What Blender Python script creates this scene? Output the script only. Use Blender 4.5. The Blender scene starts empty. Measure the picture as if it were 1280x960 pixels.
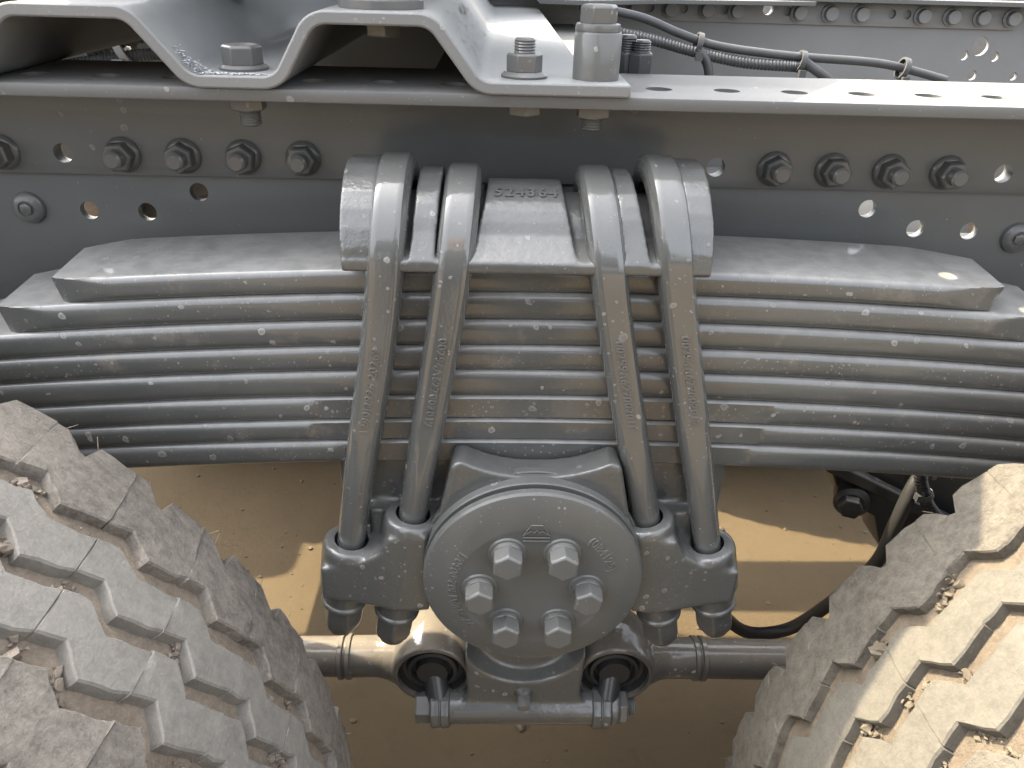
import bpy, bmesh, math, random
from mathutils import Vector, Matrix

random.seed(7)
S = bpy.context.scene
COL = S.collection
GROUND = -1205.0          # millimetres: ground level measured down from the camera's eye


def W(x, y, z):
    """millimetres from the eye -> world metres (ground at z = 0)"""
    return Vector((x / 1000.0, y / 1000.0, (z - GROUND) / 1000.0))


# ------------------------------------------------------------------ camera
cam = bpy.data.cameras.new("camera")
cam.sensor_fit = 'HORIZONTAL'
cam.sensor_width = 36.0
cam.lens = 36.0 * 961.0 / 1280.0
cam.clip_start = 0.02
cam.clip_end = 500.0
camo = bpy.data.objects.new("camera", cam)
COL.objects.link(camo)
p_, y_, r_ = (math.radians(a) for a in (29.20, 1.67, 1.66))
fh = Vector((math.sin(y_), math.cos(y_), 0))
rt = Vector((math.cos(y_), -math.sin(y_), 0))
u0 = Vector((0, 0, 1))
fw = fh * math.cos(p_) - u0 * math.sin(p_)
up = fh * math.sin(p_) + u0 * math.cos(p_)
rt2 = rt * math.cos(r_) + up * math.sin(r_)
up2 = up * math.cos(r_) - rt * math.sin(r_)
mw = Matrix((rt2, up2, -fw)).transposed().to_4x4()
mw.translation = W(0, 0, 0)
camo.matrix_world = mw
S.camera = camo

# ------------------------------------------------------------------ light
SUN = Vector((-0.66, 0.39, 1.0)).normalized()       # towards the sun
elev = math.asin(SUN.z)
azim = math.atan2(SUN.x, SUN.y)
world = bpy.data.worlds.new("World")
S.world = world
world.use_nodes = True
wn = world.node_tree
bg = wn.nodes["Background"]
sky = wn.nodes.new("ShaderNodeTexSky")
sky.sky_type = 'NISHITA'
sky.sun_disc = False
sky.sun_elevation = elev
sky.sun_rotation = azim
sky.air_density = 1.0
sky.dust_density = 7.0
sky.ozone_density = 1.0
hz = wn.nodes.new("ShaderNodeHueSaturation")       # milky, dusty air: a paler sky
hz.inputs["Saturation"].default_value = 0.32
wn.links.new(sky.outputs[0], hz.inputs["Color"])
wn.links.new(hz.outputs[0], bg.inputs[0])
bg.inputs[1].default_value = 0.15
sl = bpy.data.lights.new("sun", 'SUN')
sl.energy = 2.5
sl.angle = math.radians(0.6)
sl.color = (1.0, 0.85, 0.60)
slo = bpy.data.objects.new("sun", sl)
slo.rotation_euler = SUN.to_track_quat('Z', 'Y').to_euler()
slo.location = SUN * 20
COL.objects.link(slo)
S.view_settings.view_transform = 'Standard'
S.view_settings.look = 'None'
S.view_settings.gamma = 1.0
S.view_settings.use_curve_mapping = False
S.view_settings.exposure = 2.62


# ------------------------------------------------------------------ materials
def new_mat(name):
    m = bpy.data.materials.new(name)
    m.use_nodes = True
    nt = m.node_tree
    return m, nt, nt.nodes["Principled BSDF"]


def nd(nt, typ, **kw):
    n = nt.nodes.new(typ)
    for k, v in kw.items():
        if isinstance(k, str) and hasattr(n, k):
            setattr(n, k, v)
    return n


def noise(nt, vec, scale, detail=3.0, rough=0.55):
    n = nt.nodes.new("ShaderNodeTexNoise")
    n.inputs["Scale"].default_value = scale
    n.inputs["Detail"].default_value = detail
    n.inputs["Roughness"].default_value = rough
    nt.links.new(vec, n.inputs["Vector"])
    return n.outputs["Fac"]


def math_(nt, op, a, b=None, c=None, clamp=False):
    n = nt.nodes.new("ShaderNodeMath")
    n.operation = op
    n.use_clamp = clamp
    for i, v in enumerate((a, b, c)):
        if v is None:
            continue
        if isinstance(v, (int, float)):
            n.inputs[i].default_value = v
        else:
            nt.links.new(v, n.inputs[i])
    return n.outputs[0]


def ramp(nt, fac, lo, hi, a=0.0, b=1.0):
    n = nt.nodes.new("ShaderNodeMapRange")
    n.interpolation_type = 'SMOOTHSTEP'
    nt.links.new(fac, n.inputs[0])
    n.inputs[1].default_value = lo
    n.inputs[2].default_value = hi
    n.inputs[3].default_value = a
    n.inputs[4].default_value = b
    return n.outputs[0]


def mix(nt, fac, a, b):
    n = nt.nodes.new("ShaderNodeMix")
    n.data_type = 'RGBA'
    for s, v in ((0, fac), (6, a), (7, b)):
        if isinstance(v, (tuple, list)):
            n.inputs[s].default_value = (*v, 1.0)
        elif isinstance(v, (int, float)):
            n.inputs[s].default_value = v
        else:
            nt.links.new(v, n.inputs[s])
    return n.outputs[2]


def bump(nt, height, strength, dist, prev=None):
    n = nt.nodes.new("ShaderNodeBump")
    n.inputs["Strength"].default_value = strength
    n.inputs["Distance"].default_value = dist
    nt.links.new(height, n.inputs["Height"])
    if prev is not None:
        nt.links.new(prev, n.inputs["Normal"])
    return n.outputs[0]


def spots(nt, vec, scale, amount, seed=0.0):
    """dried water drops: irregular blobs with a brighter rim.  returns mask, rim"""
    wob = nt.nodes.new("ShaderNodeTexNoise")
    wob.inputs["Scale"].default_value = scale * 2.2
    wob.inputs["Detail"].default_value = 2.0
    nt.links.new(vec, wob.inputs["Vector"])
    vm = nt.nodes.new("ShaderNodeVectorMath")
    vm.operation = 'MULTIPLY_ADD'
    nt.links.new(wob.outputs["Color"], vm.inputs[0])
    vm.inputs[1].default_value = (0.32 / scale,) * 3
    nt.links.new(vec, vm.inputs[2])
    ad = nt.nodes.new("ShaderNodeVectorMath")
    ad.operation = 'ADD'
    nt.links.new(vm.outputs[0], ad.inputs[0])
    ad.inputs[1].default_value = (seed, seed * 1.7, seed * 0.6)
    v = nt.nodes.new("ShaderNodeTexVoronoi")
    v.inputs["Scale"].default_value = scale
    nt.links.new(ad.outputs[0], v.inputs["Vector"])
    sp = nt.nodes.new("ShaderNodeSeparateColor")
    nt.links.new(v.outputs["Color"], sp.inputs[0])
    keep = math_(nt, 'LESS_THAN', sp.outputs[0], amount)
    size = math_(nt, 'POWER', sp.outputs[1], 1.7)
    size = math_(nt, 'MULTIPLY_ADD', size, 0.16, 0.065)
    d = math_(nt, 'DIVIDE', v.outputs["Distance"], size)
    m = math_(nt, 'MULTIPLY', ramp(nt, d, 1.0, 0.78), keep)
    inner = math_(nt, 'MULTIPLY', ramp(nt, d, 0.72, 0.35), keep)
    strength = math_(nt, 'MULTIPLY_ADD', sp.outputs[2], 0.6, 0.4)
    rim = math_(nt, 'MULTIPLY', math_(nt, 'MULTIPLY_ADD', inner, -0.55, m), strength)
    return rim, m


def paint(name, base=(0.070, 0.073, 0.071), rough=0.33, dust=0.3, spot=0.35, cast=0.0,
          peel=0.25, dirt=0.0, coat=0.5, dustcol=(0.22, 0.215, 0.20)):
    m, nt, bs = new_mat(name)
    tc = nt.nodes.new("ShaderNodeTexCoord")
    oi = nt.nodes.new("ShaderNodeObjectInfo")          # every piece gets its own scatter of drops
    sh = nt.nodes.new("ShaderNodeVectorMath")
    sh.operation = 'ADD'
    nt.links.new(tc.outputs["Object"], sh.inputs[0])
    nt.links.new(math_(nt, 'MULTIPLY', oi.outputs["Random"], 9.7), sh.inputs[1])
    vec = sh.outputs[0]
    geo = nt.nodes.new("ShaderNodeNewGeometry")
    sx = nt.nodes.new("ShaderNodeSeparateXYZ")
    nt.links.new(geo.outputs["Normal"], sx.inputs[0])
    n1 = noise(nt, vec, 9.0, 5)
    n2 = noise(nt, vec, 70.0, 4, 0.65)
    n3 = noise(nt, vec, 420.0, 2)
    col = mix(nt, n1, tuple(c * 0.88 for c in base), tuple(c * 1.14 for c in base))
    # settled dust, thicker on upward faces (it fell there)
    upf = ramp(nt, sx.outputs[2], 0.15, 0.95)
    dmask = math_(nt, 'MULTIPLY', upf, ramp(nt, n2, 0.2, 0.75, 0.55, 1.0))
    dmask = math_(nt, 'MULTIPLY_ADD', ramp(nt, n1, 0.35, 0.8), 0.10, dmask, clamp=True)
    dmask = math_(nt, 'MULTIPLY', dmask, dust, clamp=True)
    col = mix(nt, dmask, col, dustcol)
    r1, m1 = spots(nt, vec, 62.0, spot, 0.0)
    r2, m2 = spots(nt, vec, 150.0, min(1, spot * 1.3), 3.1)
    r3, m3 = spots(nt, vec, 270.0, min(1, spot * 1.3), 7.7)
    patch = ramp(nt, noise(nt, vec, 14.0, 2), 0.38, 0.62, 0.25, 1.0)
    sp = math_(nt, 'MAXIMUM', r1, math_(nt, 'MULTIPLY', math_(nt, 'MAXIMUM', r2, math_(nt, 'MULTIPLY', r3, 1.0)), patch))
    sm = math_(nt, 'MAXIMUM', m1, math_(nt, 'MULTIPLY', m2, 0.7))
    col = mix(nt, math_(nt, 'MULTIPLY', sp, 0.72), col, (0.34, 0.33, 0.31))
    if dirt > 0:
        dn = noise(nt, vec, 28.0, 6, 0.7)
        dm = math_(nt, 'MULTIPLY', ramp(nt, dn, 0.56, 0.72), dirt)
        col = mix(nt, dm, col, (0.24, 0.205, 0.17))
        sm = math_(nt, 'MAXIMUM', sm, dm)
    nt.links.new(col, bs.inputs["Base Color"])
    rr = math_(nt, 'MULTIPLY_ADD', n1, 0.14, rough - 0.07)
    rr = math_(nt, 'MULTIPLY_ADD', dmask, 0.55, rr)
    rr = math_(nt, 'MULTIPLY_ADD', sm, 0.35, rr, clamp=True)
    nt.links.new(rr, bs.inputs["Roughness"])
    bs.inputs["Coat Weight"].default_value = coat
    bs.inputs["Coat Roughness"].default_value = 0.07
    bs.inputs["Coat IOR"].default_value = 1.9
    b = bump(nt, n3, peel, 0.00025)
    if cast > 0:
        b = bump(nt, noise(nt, vec, 170.0, 4, 0.6), cast, 0.0012, b)
        b = bump(nt, noise(nt, vec, 45.0, 3), cast * 0.6, 0.002, b)
    b = bump(nt, sm, 0.5, 0.0005, b)
    nt.links.new(b, bs.inputs["Normal"])
    nt.links.new(b, bs.inputs["Coat Normal"])
    return m


M_paint = paint("grey_chassis_paint", spot=0.30, dust=0.42)
M_leaf = paint("grey_spring_paint", spot=0.85, dust=0.8, dirt=0.32, rough=0.36, dustcol=(0.31, 0.308, 0.295))
M_cast = paint("grey_cast_paint", spot=0.42, cast=0.35, dust=0.30)
M_hub = paint("grey_hub_paint", spot=0.30, cast=0.12, dust=0.30, rough=0.42, coat=0.15, base=(0.086, 0.089, 0.086))
M_bolt = paint("grey_bolt_paint", spot=0.3, dust=0.3, rough=0.42, base=(0.095, 0.098, 0.096), coat=0.25)
M_ubolt = paint("grey_clamp_paint", spot=0.42, dust=0.32, rough=0.24, base=(0.084, 0.087, 0.084), coat=0.6)
M_web = paint("grey_web_paint", spot=0.2, dust=0.15, rough=0.46, peel=0.35, coat=0.12, base=(0.115, 0.119, 0.117))
M_plate = paint("light_grey_plate_paint", spot=0.5, dust=0.75, rough=0.5, base=(0.17, 0.175, 0.175), dustcol=(0.28, 0.285, 0.275), coat=0.1)
M_flange = paint("grey_flange_paint", spot=0.45, dust=0.75, rough=0.5, base=(0.10, 0.103, 0.102), coat=0.1,
                 dustcol=(0.185, 0.18, 0.168))
M_far = paint("grey_far_rail_paint", spot=0.16, dust=0.3, rough=0.5, base=(0.20, 0.202, 0.202), coat=0.1)
M_dark = paint("dark_grey_paint", spot=0.15, dust=0.2, rough=0.45, base=(0.03, 0.031, 0.032), coat=0.1)
M_black = paint("black_oxide_steel", spot=0.1, dust=0.15, rough=0.4, base=(0.022, 0.023, 0.025), coat=0.2)
M_rod = paint("dusty_rod_paint", spot=0.75, dust=0.72, rough=0.36, cast=0.1, base=(0.06, 0.058, 0.055), dustcol=(0.2, 0.17, 0.13))


def rubber(name, base, dustc, lo, hi, crust=0.5):
    m, nt, bs = new_mat(name)
    tc = nt.nodes.new("ShaderNodeTexCoord")
    vec = tc.outputs["Object"]
    n1 = noise(nt, vec, 11.0, 6, 0.6)
    n2 = noise(nt, vec, 110.0, 9, 0.75)
    n3 = noise(nt, vec, 480.0, 4, 0.6)
    f = math_(nt, 'MULTIPLY_ADD', n2, 0.75, math_(nt, 'MULTIPLY', n1, 0.35))
    f = ramp(nt, f, lo, hi)
    col = mix(nt, f, base, dustc)
    col = mix(nt, ramp(nt, n3, 0.45, 0.8, 0.0, 0.35), col, tuple(min(1, c * 1.35) for c in dustc))
    # scuffs and scratches
    st = nt.nodes.new("ShaderNodeMapping")
    st.inputs["Scale"].default_value = (1.0, 9.0, 1.0)
    st.inputs["Rotation"].default_value = (0.3, 0.5, 0.4)
    nt.links.new(vec, st.inputs[0])
    sc = noise(nt, st.outputs[0], 60.0, 6, 0.7)
    col = mix(nt, ramp(nt, sc, 0.62, 0.74, 0.0, 0.5), col, tuple(c * 0.6 for c in base))
    nt.links.new(col, bs.inputs["Base Color"])
    bs.inputs["Roughness"].default_value = 0.88
    bs.inputs["Specular IOR Level"].default_value = 0.25
    b = bump(nt, n2, crust, 0.003)
    b = bump(nt, n3, 0.4, 0.0007, b)
    nt.links.new(b, bs.inputs["Normal"])
    return m


M_rib = rubber("dusty_tread_rubber", (0.155, 0.148, 0.134), (0.25, 0.237, 0.212), 0.30, 0.76, 0.35)  # pale-dust set, also lightened to lift the shaded left tyre
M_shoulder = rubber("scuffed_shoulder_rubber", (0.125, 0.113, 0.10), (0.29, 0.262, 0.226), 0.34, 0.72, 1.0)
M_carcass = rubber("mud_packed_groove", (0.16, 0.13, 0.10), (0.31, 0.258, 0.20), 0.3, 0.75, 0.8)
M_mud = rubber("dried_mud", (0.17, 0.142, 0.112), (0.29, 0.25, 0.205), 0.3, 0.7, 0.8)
M_rib2 = rubber("tan_dust_tread_dimmed_for_sun", (0.078, 0.072, 0.061), (0.128, 0.118, 0.098), 0.30, 0.76, 0.40)  # right tyre's tan set, also darkened to offset the sun on it
M_shoulder2 = rubber("tan_scuffed_shoulder_dimmed_for_sun", (0.07, 0.063, 0.053), (0.155, 0.14, 0.115), 0.34, 0.72, 1.0)
M_carcass2 = rubber("tan_packed_groove_dimmed_for_sun", (0.082, 0.066, 0.048), (0.15, 0.122, 0.09), 0.3, 0.75, 0.8)
M_mud2 = rubber("tan_dried_mud_dimmed_for_sun", (0.09, 0.074, 0.055), (0.16, 0.135, 0.10), 0.3, 0.7, 0.8)


def simple(name, col, rough=0.5, metal=0.0, nscale=60.0, var=0.3, bmp=0.2):
    m, nt, bs = new_mat(name)
    tc = nt.nodes.new("ShaderNodeTexCoord")
    n1 = noise(nt, tc.outputs["Object"], nscale, 4)
    c = mix(nt, n1, tuple(v * (1 - var) for v in col), tuple(v * (1 + var) for v in col))
    nt.links.new(c, bs.inputs["Base Color"])
    bs.inputs["Roughness"].default_value = rough
    bs.inputs["Metallic"].default_value = metal
    nt.links.new(bump(nt, n1, bmp, 0.001), bs.inputs["Normal"])
    return m


M_rubber = simple("black_rubber", (0.018, 0.018, 0.018), 0.55)
M_hose = simple("black_hose_rubber", (0.03, 0.029, 0.028), 0.45)
M_conduit = simple("grey_dusty_conduit", (0.06, 0.061, 0.063), 0.42)
M_tie = simple("grey_plastic_tie", (0.07, 0.07, 0.07), 0.45)
M_rim = simple("grey_wheel_steel", (0.15, 0.15, 0.15), 0.5)
M_cab = simple("white_cab_paint", (0.45, 0.45, 0.44), 0.35, var=0.05)
M_glass = simple("dark_window_glass", (0.02, 0.022, 0.025), 0.06, var=0.05, bmp=0.0)
M_peb = simple("sandy_stone", (0.10, 0.078, 0.05), 0.9)
M_paintmark = simple("white_chalk", (0.62, 0.62, 0.66), 0.9, nscale=300, var=0.2)


def ground_mat():
    m, nt, bs = new_mat("sandy_ground")
    tc = nt.nodes.new("ShaderNodeTexCoord")
    vec = tc.outputs["Object"]
    n1 = noise(nt, vec, 1.6, 6)
    n2 = noise(nt, vec, 22.0, 8, 0.7)
    n3 = noise(nt, vec, 190.0, 4, 0.7)
    c = mix(nt, ramp(nt, n1, 0.3, 0.7), (0.080, 0.060, 0.036), (0.100, 0.075, 0.045))
    c = mix(nt, ramp(nt, n2, 0.5, 0.75, 0.0, 0.5), c, (0.067, 0.05, 0.031))
    c = mix(nt, ramp(nt, n3, 0.62, 0.75, 0.0, 0.35), c, (0.05, 0.039, 0.026))
    nt.links.new(c, bs.inputs["Base Color"])
    bs.inputs["Roughness"].default_value = 0.95
    bs.inputs["Specular IOR Level"].default_value = 0.2
    b = bump(nt, n2, 0.35, 0.01)
    b = bump(nt, n3, 0.3, 0.002, b)
    nt.links.new(b, bs.inputs["Normal"])
    return m


M_ground = ground_mat()


# ------------------------------------------------------------------ mesh helpers (millimetres from the eye)
def basis(axis):
    a = Vector(axis).normalized()
    h = Vector((0, 0, 1)) if abs(a.z) < 0.9 else Vector((0, 1, 0))
    u = a.cross(h).normalized()
    v = a.cross(u).normalized()
    return a, u, v


class MB:
    def __init__(self):
        self.v = []
        self.f = []

    def add(self, verts, faces):
        o = len(self.v)
        self.v += [Vector(p) for p in verts]
        self.f += [tuple(o + i for i in f) for f in faces]
        return self

    def box(self, x0, x1, y0, y1, z0, z1):
        vs = [(x, y, z) for z in (z0, z1) for y in (y0, y1) for x in (x0, x1)]
        return self.add(vs, [(0, 2, 3, 1), (4, 5, 7, 6), (0, 1, 5, 4), (2, 6, 7, 3), (0, 4, 6, 2), (1, 3, 7, 5)])

    def lathe(self, prof, org, axis, seg=32, rot=0.0):
        """prof: list of (radius, height along axis); radius 0 closes to a pole"""
        a, u, v = basis(axis)
        org = Vector(org)
        rings = []
        vs, fs = [], []
        for r, h in prof:
            c = org + a * h
            if r <= 1e-6:
                rings.append([len(vs)])
                vs.append(c)
            else:
                ring = []
                for k in range(seg):
                    t = 2 * math.pi * k / seg + rot
                    ring.append(len(vs))
                    vs.append(c + u * (r * math.cos(t)) + v * (r * math.sin(t)))
                rings.append(ring)
        for A, B in zip(rings, rings[1:]):
            if len(A) == 1 and len(B) == 1:
                continue
            for k in range(seg):
                k2 = (k + 1) % seg
                if len(A) == 1:
                    fs.append((A[0], B[k2], B[k]))
                elif len(B) == 1:
                    fs.append((A[k], A[k2], B[0]))
                else:
                    fs.append((A[k], A[k2], B[k2], B[k]))
        return self.add(vs, fs)

    def cyl(self, p0, p1, r0, r1=None, seg=24):
        p0, p1 = Vector(p0), Vector(p1)
        r1 = r0 if r1 is None else r1
        L = (p1 - p0).length
        return self.lathe([(0, 0), (r0, 0), (r1, L), (0, L)], p0, p1 - p0, seg)

    def hexa(self, org, axis, af, h, cham=1.4, rot=0.0, both=False):
        R = af / math.sqrt(3)
        pr = [(0, 0), (R * (0.88 if both else 1), 0)] + ([(R, cham)] if both else []) + [(R, h - cham), (R * 0.87, h), (0, h)]
        return self.lathe(pr, org, axis, 6, rot)

    def tube(self, pts, r, seg=12, caps=True, ridge=None):
        """round tube along a smoothed path; ridge=(pitch, depth) corrugates it"""
        pts = smooth_path(pts, ridge[0] / 2 if ridge else 6.0)
        n = len(pts)
        T = [(pts[min(i + 1, n - 1)] - pts[max(i - 1, 0)]).normalized() for i in range(n)]
        a, u, v = basis(T[0])
        vs, fs = [], []
        for i in range(n):
            u = (u - T[i] * u.dot(T[i])).normalized()
            v = T[i].cross(u)
            rr = r - (ridge[1] if ridge and i % 2 else 0)
            for k in range(seg):
                t = 2 * math.pi * k / seg
                vs.append(pts[i] + u * (rr * math.cos(t)) + v * (rr * math.sin(t)))
        for i in range(n - 1):
            for k in range(seg):
                k2 = (k + 1) % seg
                fs.append((i * seg + k, i * seg + k2, (i + 1) * seg + k2, (i + 1) * seg + k))
        if caps:
            fs.append(tuple(range(seg - 1, -1, -1)))
            fs.append(tuple((n - 1) * seg + k for k in range(seg)))
        return self.add(vs, fs)

    def prism(self, poly, ext, mapf):
        """closed outline poly [(a,b)] swept between ext[0] and ext[1]; mapf(a,b,c)->xyz"""
        n = len(poly)
        vs = [mapf(a, b, ext[0]) for a, b in poly] + [mapf(a, b, ext[1]) for a, b in poly]
        fs = [tuple(range(n)), tuple(range(2 * n - 1, n - 1, -1))]
        for i in range(n):
            j = (i + 1) % n
            fs.append((i, i + n, j + n, j))
        return self.add(vs, fs)

    def grid(self, rows, close=False):
        """rows of equal length point lists -> quads"""
        n = len(rows[0])
        vs = [p for r in rows for p in r]
        fs = []
        for i in range(len(rows) - 1):
            for k in range(n if close else n - 1):
                k2 = (k + 1) % n
                fs.append((i * n + k, i * n + k2, (i + 1) * n + k2, (i + 1) * n + k))
        return self.add(vs, fs)


def smooth_path(pts, step):
    P = [Vector(p) for p in pts]
    if len(P) < 3:
        L = (P[1] - P[0]).length
        k = max(1, int(L / step))
        return [P[0].lerp(P[1], i / k) for i in range(k + 1)]
    Q = [P[0] * 2 - P[1]] + P + [P[-1] * 2 - P[-2]]
    out = []
    for i in range(1, len(Q) - 2):
        a, b, c, d = Q[i - 1:i + 3]
        k = max(1, int((c - b).length / step))
        for j in range(k):
            t = j / k
            out.append(0.5 * ((2 * b) + (c - a) * t + (2 * a - 5 * b + 4 * c - d) * t * t + (3 * b - a - 3 * c + d) * t ** 3))
    out.append(P[-1])
    return out


def interp(tab, x):
    if x <= tab[0][0]:
        a, b = tab[0], tab[1]
    elif x >= tab[-1][0]:
        a, b = tab[-2], tab[-1]
    else:
        for a, b in zip(tab, tab[1:]):
            if a[0] <= x <= b[0]:
                break
    return a[1] + (b[1] - a[1]) * (x - a[0]) / (b[0] - a[0])


def tag(o, label=None, cat=None, group=None, kind=None):
    if label: o["label"] = label
    if cat: o["category"] = cat
    if group: o["group"] = group
    if kind: o["kind"] = kind
    return o


def thing(name, base, label, cat, group=None):
    o = bpy.data.objects.new(name, None)
    o.empty_display_size = 0.05
    o.location = W(*base)
    COL.objects.link(o)
    o["base"] = list(base)
    return tag(o, label, cat, group)


def root_of(o):
    while o.parent:
        o = o.parent
    return o


def make_mesh(name, mb, base, sharp=38):
    bx = W(*base)
    me = bpy.data.meshes.new(name)
    me.from_pydata([W(*p) - bx for p in mb.v], [], mb.f)
    bm = bmesh.new()
    bm.from_mesh(me)
    bmesh.ops.recalc_face_normals(bm, faces=bm.faces)
    bm.to_mesh(me)
    bm.free()
    shade(me, sharp)
    return me


def shade(me, sharp=38):
    me.polygons.foreach_set("use_smooth", [True] * len(me.polygons))
    bm = bmesh.new()
    bm.from_mesh(me)
    lim = math.radians(sharp)
    for e in bm.edges:
        e.smooth = not (len(e.link_faces) == 2 and e.calc_face_angle(0) > lim)
    bm.to_mesh(me)
    bm.free()


def part(name, mb, mat, parent, bevel=0.0, seg=2, sharp=38, ang=35, label=None):
    base = list(root_of(parent)["base"]) if parent else (0, 0, GROUND)
    me = make_mesh(name, mb, base, sharp)
    me.materials.append(mat)
    o = bpy.data.objects.new(name, me)
    COL.objects.link(o)
    o.parent = parent
    if bevel > 0:
        b = o.modifiers.new("bevel", 'BEVEL')
        b.width = bevel / 1000.0
        b.segments = seg
        b.limit_method = 'ANGLE'
        b.angle_limit = math.radians(ang)
        b.use_clamp_overlap = True
    if label: o["label"] = label
    return o


def bake(o, sharp=38):
    """apply an object's modifiers to its mesh"""
    dg = bpy.context.evaluated_depsgraph_get()
    dg.update()
    me = bpy.data.meshes.new_from_object(o.evaluated_get(dg))
    o.modifiers.clear()
    o.data = me
    if sharp: shade(me, sharp)


def cut(o, mb, sharp=38):
    """boolean-subtract closed shapes mb from o"""
    base = list(root_of(o)["base"])
    c = bpy.data.objects.new("cutter", make_mesh("cutter", mb, base))
    COL.objects.link(c)
    c.parent = o.parent
    m = o.modifiers.new("cut", 'BOOLEAN')
    m.operation = 'DIFFERENCE'
    m.object = c
    m.solver = 'EXACT'
    m.use_self = True
    bpy.context.view_layer.update()
    bake(o, sharp)
    me = c.data
    bpy.data.objects.remove(c)
    bpy.data.meshes.remove(me)


def casting(o, voxel=1.6, smooth_it=6, fac=0.5):
    """weld overlapping lumps into one cast body with soft fillets"""
    r = o.modifiers.new("remesh", 'REMESH')
    r.mode = 'VOXEL'
    r.voxel_size = voxel / 1000.0
    r.use_smooth_shade = True
    s = o.modifiers.new("smooth", 'SMOOTH')
    s.factor = fac
    s.iterations = smooth_it
    bpy.context.view_layer.update()
    bake(o, 0)
    o.data.polygons.foreach_set("use_smooth", [True] * len(o.data.polygons))


def copy_thing(root, loc=None, rotz=None):
    def rec(o, par):
        c = o.copy()
        COL.objects.link(c)
        c.parent = par
        for ch in [k for k in bpy.data.objects if k.parent == o and k not in made]:
            rec(ch, c)
        made.add(c)
        return c
    made = set()
    r = rec(root, None)
    if loc is not None: r.location = W(*loc)
    if rotz is not None: r.rotation_euler.z = rotz
    return r


def text_mb(body, size, mapf, depth=0.8, spacing=1.0, bold=0.0):
    """raised lettering: text laid flat (x right, y up, z out; centred) then bent by mapf(x,y,z)->xyz, in mm"""
    cu = bpy.data.curves.new("lettering", 'FONT')
    cu.body = body
    cu.size = size
    cu.extrude = depth
    cu.bevel_depth = 0.12
    cu.offset = bold
    cu.resolution_u = 3
    cu.space_character = spacing
    cu.align_x = 'CENTER'
    cu.align_y = 'CENTER'
    o = bpy.data.objects.new("lettering", cu)
    COL.objects.link(o)
    dg = bpy.context.evaluated_depsgraph_get()
    dg.update()
    me = bpy.data.meshes.new_from_object(o.evaluated_get(dg))
    mb = MB()
    mb.add([mapf(*v.co) for v in me.vertices], [tuple(p.vertices) for p in me.polygons])
    bpy.data.objects.remove(o)
    bpy.data.meshes.remove(me)
    bpy.data.curves.remove(cu)
    return mb


def thread(mb, p0, axis, r, L, pitch=2.0, seg=20):
    pr = [(0, 0)]
    n = int(L / pitch)
    for i in range(n):
        pr += [(r - 0.7, i * pitch), (r, i * pitch + pitch * 0.5)]
    pr += [(r - 0.4, L - 1.2), (r - 1.8, L), (0, L)]
    return mb.lathe(pr, p0, axis, seg)


# ================================================================== SETTING
g = bpy.data.meshes.new("ground")
bmg = bmesh.new()
for (x, y) in ((-120, -120), (120, -120), (120, 120), (-120, 120)):
    bmg.verts.new((x, y, 0))
bmg.faces.new(bmg.verts)
bmg.to_mesh(g)
bmg.free()
g.materials.append(M_ground)
go = bpy.data.objects.new("ground", g)
COL.objects.link(go)
tag(go, kind="structure")

# ================================================================== NEAR FRAME RAIL
rail = thing("frame_rail", (35, 665, -350), "grey drilled chassis rail behind the leaf spring, its flange turned towards the viewer", "frame rail", "chassis rails")
XA, XB = -1700, 2300
mb = MB().box(XA, XB, 661, 668, -172, -92.2)
web = part("upper_web", mb, M_web, rail, 1.0)
mb = MB().prism([(XA, -92.6), (XB, -92.6), (XB, -360), (400, -360), (340, -272), (-330, -272), (-365, -330), (-410, -360), (XA, -360)],
                (668.4, 676), lambda a, b, c: (a, c, b))
web2 = part("lower_web", mb, M_web, rail, 1.0)
mb = MB().box(XA, XB, 552, 677, -92, -83.4)
fl = part("top_flange", mb, M_flange, rail, 1.2)
HX = lambda k: -361.9 + 50 * k
c1 = MB()
c2 = MB()
for k in (0, 11, 16, -4, 20, 24):
    c1.cyl((HX(k), 640, -154.6), (HX(k), 672, -154.6), 8)
    c2.cyl((HX(k), 640, -154.6), (HX(k), 690, -154.6), 9)
for x, z in ((-355.5, -205.4), (-305.4, -205.8), (-257.4, -187.3), (331.5, -189.7), (379.4, -207), (429.2, -208.1)):
    c2.cyl((x, 650, z), (x, 690, z), 8)
cut(web, c1)
cut(web2, c2)
c3 = MB()
for k in range(-14, 20):
    c3.cyl((118.6 + 50 * k, 594.7, -100), (118.6 + 50 * k, 594.7, -75), 9.6)
cut(fl, c3)


def flange_nut_on_web(x, z, y=661, par=rail):
    mb = MB().lathe([(0, 0), (14.6, 0), (14.8, 1.5), (13.5, 3.2), (11.6, 4.5), (0, 4.5)], (x, y, z), (0, -1, 0), 28)
    n = part("flange_nut", mb, M_bolt, par)
    rot = random.uniform(0, 1.0)
    mb = MB().hexa((x, y - 4, z), (0, -1, 0), 21.5, 11.5, 1.5, rot)
    part("nut", mb, M_bolt, n, 0.5)
    mb = thread(MB(), (x, y - 15, z), (0, -1, 0), 7.4, 9.5, 1.8)
    part("bolt_end", mb, M_bolt, n)


for k in (-6, -5, -1, 1, 2, 3, 4, 12, 13, 14, 15, 18, 19):
    flange_nut_on_web(HX(k), -154.6)
for x, z in ((-406.3, -203.7), (473.3, -213.2)):
    mb = MB().lathe([(0, 0), (14, 0), (13.2, 3.5), (10, 6), (7, 6.6), (6.8, 5.4), (0, 5.2)], (x, 668.4, z), (0, -1, 0), 28)
    b = part("round_head_bolt", mb, M_bolt, rail)
    mb = MB().hexa((x, 664, z), (0, -1, 0), 9, 3.4, 0.4, 0.4)
    part("bolt_core", mb, M_bolt, b)

# ================================================================== MOUNTING PLATE
mp = thing("mounting_plate", (-100, 560, -83), "corrugated grey mounting plate bolted on top of the chassis rail flange", "mounting plate")


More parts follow.
